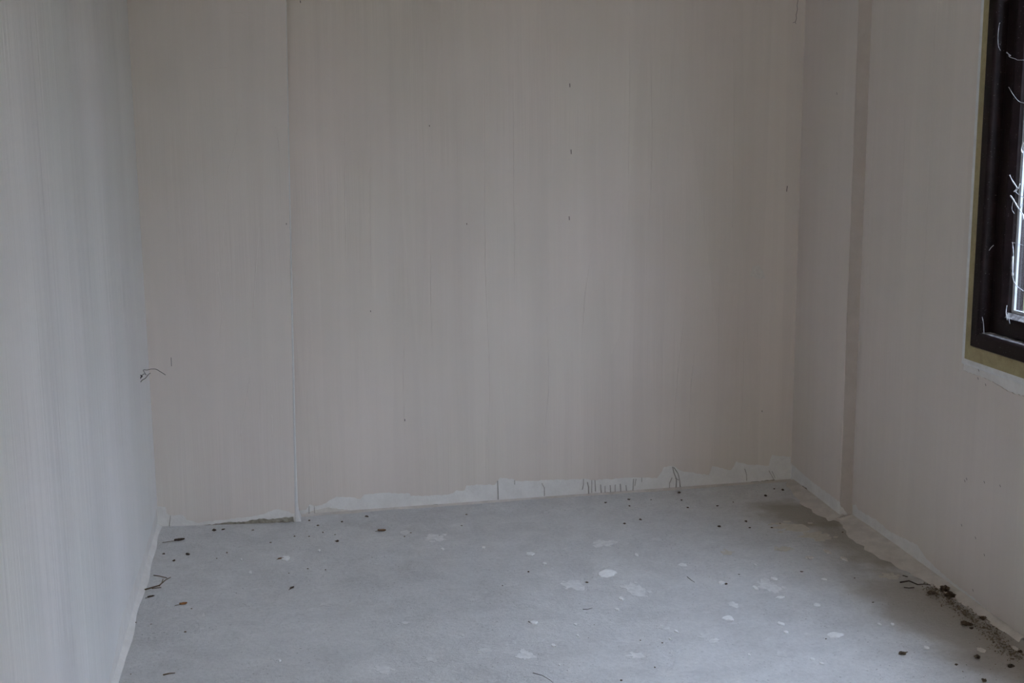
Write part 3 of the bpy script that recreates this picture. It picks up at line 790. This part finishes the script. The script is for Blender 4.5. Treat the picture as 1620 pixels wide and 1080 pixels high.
crumbs([(259, 876, 5), (275, 887, 5)], 'brown crumb between the stalked leaf and the dry twig', 'crumbs between leaf and twig')
crumbs([(503, 831, 4), (466, 848, 4), (489, 848, 4), (511, 842, 4), (530, 845, 3), (400, 838, 3), (428, 858, 3)], 'tiny brown crumb on the floor around the foot of the corner bead', 'crumbs around the bead foot', 'dirt_light')
crumbs([(650, 842, 3), (738, 814, 4), (730, 831, 3), (640, 848, 3)], 'tiny brown crumb right of the brown leaf by the far wall', 'crumbs right of the brown leaf', 'dirt_light')
crumbs([(215, 984, 4), (239, 986, 3), (293, 999, 4), (303, 962, 3), (207, 1066, 3)], 'tiny brown crumb near the left wall below the orange leaf', 'crumbs by the left wall', 'dirt_light')
crumbs([(359, 874, 4), (343, 883, 3), (487, 899, 3), (515, 901, 3), (457, 906, 3)], 'tiny brown crumb on the open floor around the flake with the leaf scrap', 'crumbs around the leaf scrap', 'dirt_light')
crumb(1474, 939, 10, 'round dark soil clump a little out from the window wall', None, name='soil_clump', cat='soil clump')
crumb(1494, 934, 18, 'largest dark soil clump against the foot of the window wall', None, name='soil_clump', cat='soil clump')
crumb(1503, 943, 15, 'dark soil clump touching the largest one at the window wall', None, name='soil_clump', cat='soil clump')
crumb(1528, 988, 13, 'ragged dark soil clump standing off from the dirt line', None, name='soil_clump', cat='soil clump')
crumb(1537, 994, 6, 'small soil clump just right of the ragged one', None, name='soil_clump', cat='soil clump')
crumb(1555, 979, 9, 'dark soil clump in the middle of the dirt line', None, name='soil_clump', cat='soil clump')
crumb(1614, 1032, 8, 'black soil clump at the right edge beside a pale flake', None, name='soil_clump', cat='soil clump')
crumb(1599, 1055, 9, 'black soil clump in the bottom right corner shade', None, name='soil_clump', cat='soil clump')
crumb(1546, 1040, 8, 'dark soil clump in front of the oval plaster flake', None, name='soil_clump', cat='soil clump')
crumb(1557, 1077, 9, 'black soil clump cut by the bottom edge below the window', None, name='soil_clump', cat='soil clump')
crumb(1428, 1034, 9, 'dark crumbly soil clump on the bright floor below the window', None, name='soil_clump', cat='soil clump')
crumb(1513, 1051, 5, 'small soil clump on the floor left of the black corner clump', None, name='soil_clump', cat='soil clump')
# loose dirt swept along the window wall
bm = bmesh.new()
line = [(1478, 926), (1496, 938), (1520, 958), (1548, 978), (1575, 1000), (1600, 1025), (1619, 1042)]
for k in range(1500):
    t = random.random()**1.1*(len(line)-1.001); i = int(t); f = t-i
    x = line[i][0]*(1-f)+line[i+1][0]*f + random.gauss(0, 6) - abs(random.gauss(0, 10)); y = line[i][1]*(1-f)+line[i+1][1]*f + random.gauss(0, 4)
    p = spot(x, y)
    if p.x > RX(p.y)-0.012: p.x = RX(p.y)-0.012-random.random()*0.02; p.z = floor_z(p.x, p.y)
    r = random.uniform(0.0015, 0.005)*(1.5 if random.random() < 0.12 else 1)
    vs = [bm.verts.new(p+Vector((random.uniform(-1, 1)*r, random.uniform(-1, 1)*r, random.uniform(0, 1)*r*1.2-0.0005))) for _ in range(4)]
    for a, b, c in ((0, 1, 2), (0, 2, 3), (0, 3, 1), (1, 3, 2)): bm.faces.new((vs[a], vs[b], vs[c]))
for k in range(260):
    p = spot(random.uniform(1390, 1615), random.uniform(905, 1075))
    if p.x > RX(p.y)-0.02: continue
    r = random.uniform(0.001, 0.0025)
    vs = [bm.verts.new(p+Vector((random.uniform(-1, 1)*r, random.uniform(-1, 1)*r, random.uniform(0, 1)*r-0.0003))) for _ in range(4)]
    for a, b, c in ((0, 1, 2), (0, 2, 3), (0, 3, 1), (1, 3, 2)): bm.faces.new((vs[a], vs[b], vs[c]))
tag(link('loose_dirt', bm, 'dirt_light'), 'line of loose brown dirt along the foot of the window wall', 'dirt', kind='stuff')
bm = bmesh.new()
for k in range(700):
    p = spot(random.uniform(250, 1400), random.uniform(780, 1078)**1.0)
    if p.y > 4.66 or p.x > 2.55 or p.x < 0.03: continue
    r = random.uniform(0.0008, 0.002)
    vs = [bm.verts.new(p+Vector((random.uniform(-1, 1)*r, random.uniform(-1, 1)*r, random.uniform(0, 1)*r-0.0003))) for _ in range(4)]
    for a, b, c in ((0, 1, 2), (0, 2, 3), (0, 3, 1), (1, 3, 2)): bm.faces.new((vs[a], vs[b], vs[c]))
tag(link('floor_grit', bm, 'dirt_light'), 'fine dark grit strewn over the whole concrete floor', 'grit', kind='stuff')

# dead leaves: curled blade with midrib and stalk
def leaf(px, py, w, ang, label, mat='leaf', stem=0.6, curl=0.5):
    c = spot(px, py); L = (floor_at(px+w/2, py)-floor_at(px-w/2, py)).length
    root = bpy.data.objects.new('dead_leaf', None); COL.objects.link(root); root.location = c; root.rotation_euler = (0, 0, ang); tag(root, label, 'leaf')
    n, mth = 9, 4; bm = bmesh.new(); rows = []
    for i in range(n+1):
        t = i/n; wd = 0.30*L*math.sin(math.pi*min(1, 0.06+t*0.94))**0.8
        rows.append([bm.verts.new((-L/2+L*t, (k/mth-0.5)*2*wd, 0.0015+L*curl*((k/mth-0.5)**2)*0.9 + L*curl*0.35*(t-0.45)**2 + random.uniform(0, 0.0012))) for k in range(mth+1)])
    for A, B in zip(rows, rows[1:]):
        for k in range(mth): bm.faces.new((A[k], A[k+1], B[k+1], B[k]))
    bl = link('blade', bm, mat, root, True)
    md = bl.modifiers.new('thickness', 'SOLIDIFY'); md.thickness = 0.0006
    bm = bmesh.new(); tube(bm, [(-L/2-L*stem, 0.0, 0.001), (-L/2-L*stem*0.4, L*0.05, 0.0018), (-L/2, 0, 0.0016+L*curl*0.07), (0, 0, 0.0022), (L*0.42, 0, 0.0018)], [0.0009, 0.0009, 0.0008, 0.0006, 0.0004], 5)
    link('stalk', bm, 'twig', root, True)
leaf(284, 855, 16, 0.15, 'dark curled dead leaf with a long stalk near the left far corner', 'leaf_dark', 1.1)
leaf(290, 956, 12, 0.1, 'small orange-brown dead leaf alone on the left of the floor', 'leaf_orange', 0.6, 0.8)
leaf(604, 840, 13, -0.2, 'brown dead leaf in front of the far wall, right of the corner bead', 'leaf', 0.3, 0.7)
leaf(444, 884, 9, 0.3, 'brown leaf scrap touching the left end of a white plaster flake', 'leaf', 0.2, 0.5)
leaf(462, 930, 10, 0.9, 'small dark leaf scrap lying aslant on the open left floor', 'leaf_dark', 0.3, 0.5)
leaf(239, 944, 11, 0.35, 'grey-brown leaf scrap close to the left wall below the twig bundle', 'leaf_dark', 0.3, 0.5)
# twigs
def twig(px, r, label, mat='twig', lift=0.0, extra=()):
    pts = []
    for k, (x, y) in enumerate(px):
        p = spot(x, y); p.z += r*0.8+lift*math.sin(math.pi*k/(len(px)-1)); pts.append(p)
    c = pts[0].copy(); root = bpy.data.objects.new('twig', None); COL.objects.link(root); root.location = c; tag(root, label, 'twig')
    bm = bmesh.new(); tube(bm, [p-c for p in pts], [r*(1-0.5*k/(len(pts)-1)) for k in range(len(pts))], 6)
    link('stem', bm, mat, root, True)
    for e in extra:
        q = []
        for (x, y) in e:
            p = spot(x, y); p.z += r*0.7; q.append(p-c)
        bm = bmesh.new(); tube(bm, q, [r*0.6]*len(q), 5); link('side_shoot', bm, mat, root, True)
twig([(229, 933), (241, 930), (252, 927), (262, 918), (270, 913)], 0.0028, 'brown dry twig with side shoots lying near the left wall', 'twig', 0.002, [[(243, 910), (252, 911), (264, 914)], [(252, 927), (256, 922), (258, 916)], [(240, 931), (248, 930), (255, 929)]])
twig([(1424, 921), (1438, 919), (1452, 925), (1464, 924), (1472, 925)], 0.0026, 'dark twig lying across the floor left of the largest soil clump', 'twig_dark', 0.001, [[(1428, 910), (1436, 912)], [(1446, 929), (1438, 930), (1430, 929)]])
twig([(258, 1068), (268, 1066), (277, 1065)], 0.0022, 'short brown twig near the left wall at the bottom edge', 'twig', 0.001)
twig([(836, 983), (839, 985), (842, 987)], 0.0012, 'tiny dark twig at the left tip of a small white flake', 'twig_dark')
twig([(843, 1064), (858, 1068), (870, 1075), (875, 1079)], 0.0009, 'thin dark hair-like twig curving at the bottom edge mid-floor', 'twig_dark')
twig([(1087, 912), (1094, 918), (1099, 921)], 0.0011, 'thin short dark twig behind the middle of the bright floor', 'twig_dark')
twig([(922, 963), (930, 963), (937, 961)], 0.0010, 'thin level dark twig left of the small mid-floor crumbs', 'twig_dark')

# ------------------------------------------------------------------ wire left in the wall by the far left corner
wire_root = bpy.data.objects.new('wire', None); COL.objects.link(wire_root)
w0 = LEFT.p(*LEFT.px(221, 599), 0.001); wire_root.location = w0
tag(wire_root, 'thin dark wire curling out of the left wall near the far corner', 'wire')
YW = w0.y
def wpts(px, off):
    return [at_y(x, y, YW-o)-w0 for (x, y), o in zip(px, off)]
bm = bmesh.new(); tube(bm, smooth_pts(wpts([(221, 600), (224, 594), (229, 591), (231, 593), (228, 588), (227, 585), (233, 585), (240, 583.5), (247, 584), (254, 588), (262, 593)], [0, .005, .01, .015, .02, .022, .03, .035, .04, .045, .05])), 0.0011, 6)
link('long_strand', bm, 'soot_wire', wire_root, True)
bm = bmesh.new(); tube(bm, smooth_pts(wpts([(221, 597), (222, 604), (225, 601), (230, 598), (235, 592), (238, 590)], [0, .004, .01, .016, .02, .024])), 0.0012, 6)
link('short_strand', bm, 'soot_wire', wire_root, True)
bm = bmesh.new(); tube(bm, smooth_pts(wpts([(220, 592), (221, 600), (223, 597), (225, 595), (222, 593)], [0, .002, .006, .004, .002])), 0.0016, 6)
link('knot', bm, 'soot_wire', wire_root, True)

# ------------------------------------------------------------------ cobwebs on the window frame
def cobweb(label, strands, off=-0.010):
    P0 = RNEAR.p(*RNEAR.px(*strands[0][0][0], off), off)
    root = bpy.data.objects.new('cobweb', None); COL.objects.link(root); root.location = P0; tag(root, label, 'cobweb')
    for px, r in strands:
        pts = [RNEAR.p(*RNEAR.px(x, y, off), off+random.uniform(-0.004, 0.004))-P0 for x, y in px]
        pts = smooth_pts(pts, 4)
        bm = bmesh.new(); tube(bm, pts, [r*random.uniform(0.5, 1.25) for _ in pts], 5); link('strand', bm, 'web', root, True)
cobweb('short cobweb strand high on the dark window frame', [([(1594, 86), (1597, 90), (1604, 93), (1612, 95), (1619, 95)], 0.0008), ([(1593, 83), (1597, 88)], 0.0018)])
cobweb('thin vertical cobweb thread on the outer edge of the frame near the top', [([(1580, 36), (1581.5, 40), (1580.5, 56), (1579.5, 72), (1581.5, 80)], 0.0008)], 0.0165)
cobweb('thick tangled cobweb on the sash at mid height', [([(1597, 277), (1603, 288), (1607, 297), (1606, 303), (1610, 300), (1612, 290)], 0.0018), ([(1600, 309), (1604, 318), (1608, 327), (1612, 333), (1617, 340), (1619, 347)], 0.0026), ([(1606, 303), (1613, 308), (1619, 312)], 0.0014), ([(1619, 226), (1616, 235), (1619, 243)], 0.0022), ([(1604, 318), (1600, 330), (1603, 338)], 0.0008), ([(1612, 333), (1619, 322)], 0.0012), ([(1595, 138), (1603, 150), (1612, 160), (1619, 163)], 0.0007)])
cobweb('looped cobweb hanging on the lower part of the sash', [([(1601, 383), (1603, 395), (1602, 410), (1602, 424), (1601.5, 436), (1604, 446), (1610, 454), (1617, 460)], 0.0013), ([(1602, 405), (1603, 420), (1602.5, 436)], 0.0026), ([(1601, 383), (1608, 385), (1618, 388)], 0.0006), ([(1592, 483), (1592, 494), (1593, 506)], 0.0016), ([(1593, 494), (1596, 512)], 0.0010)])
cobweb('faint cobweb streak low on the rounded frame edge', [([(1554, 501), (1554.5, 512), (1555, 527)], 0.0011), ([(1565, 396), (1567, 391), (1570, 388)], 0.0012)], 0.0165)
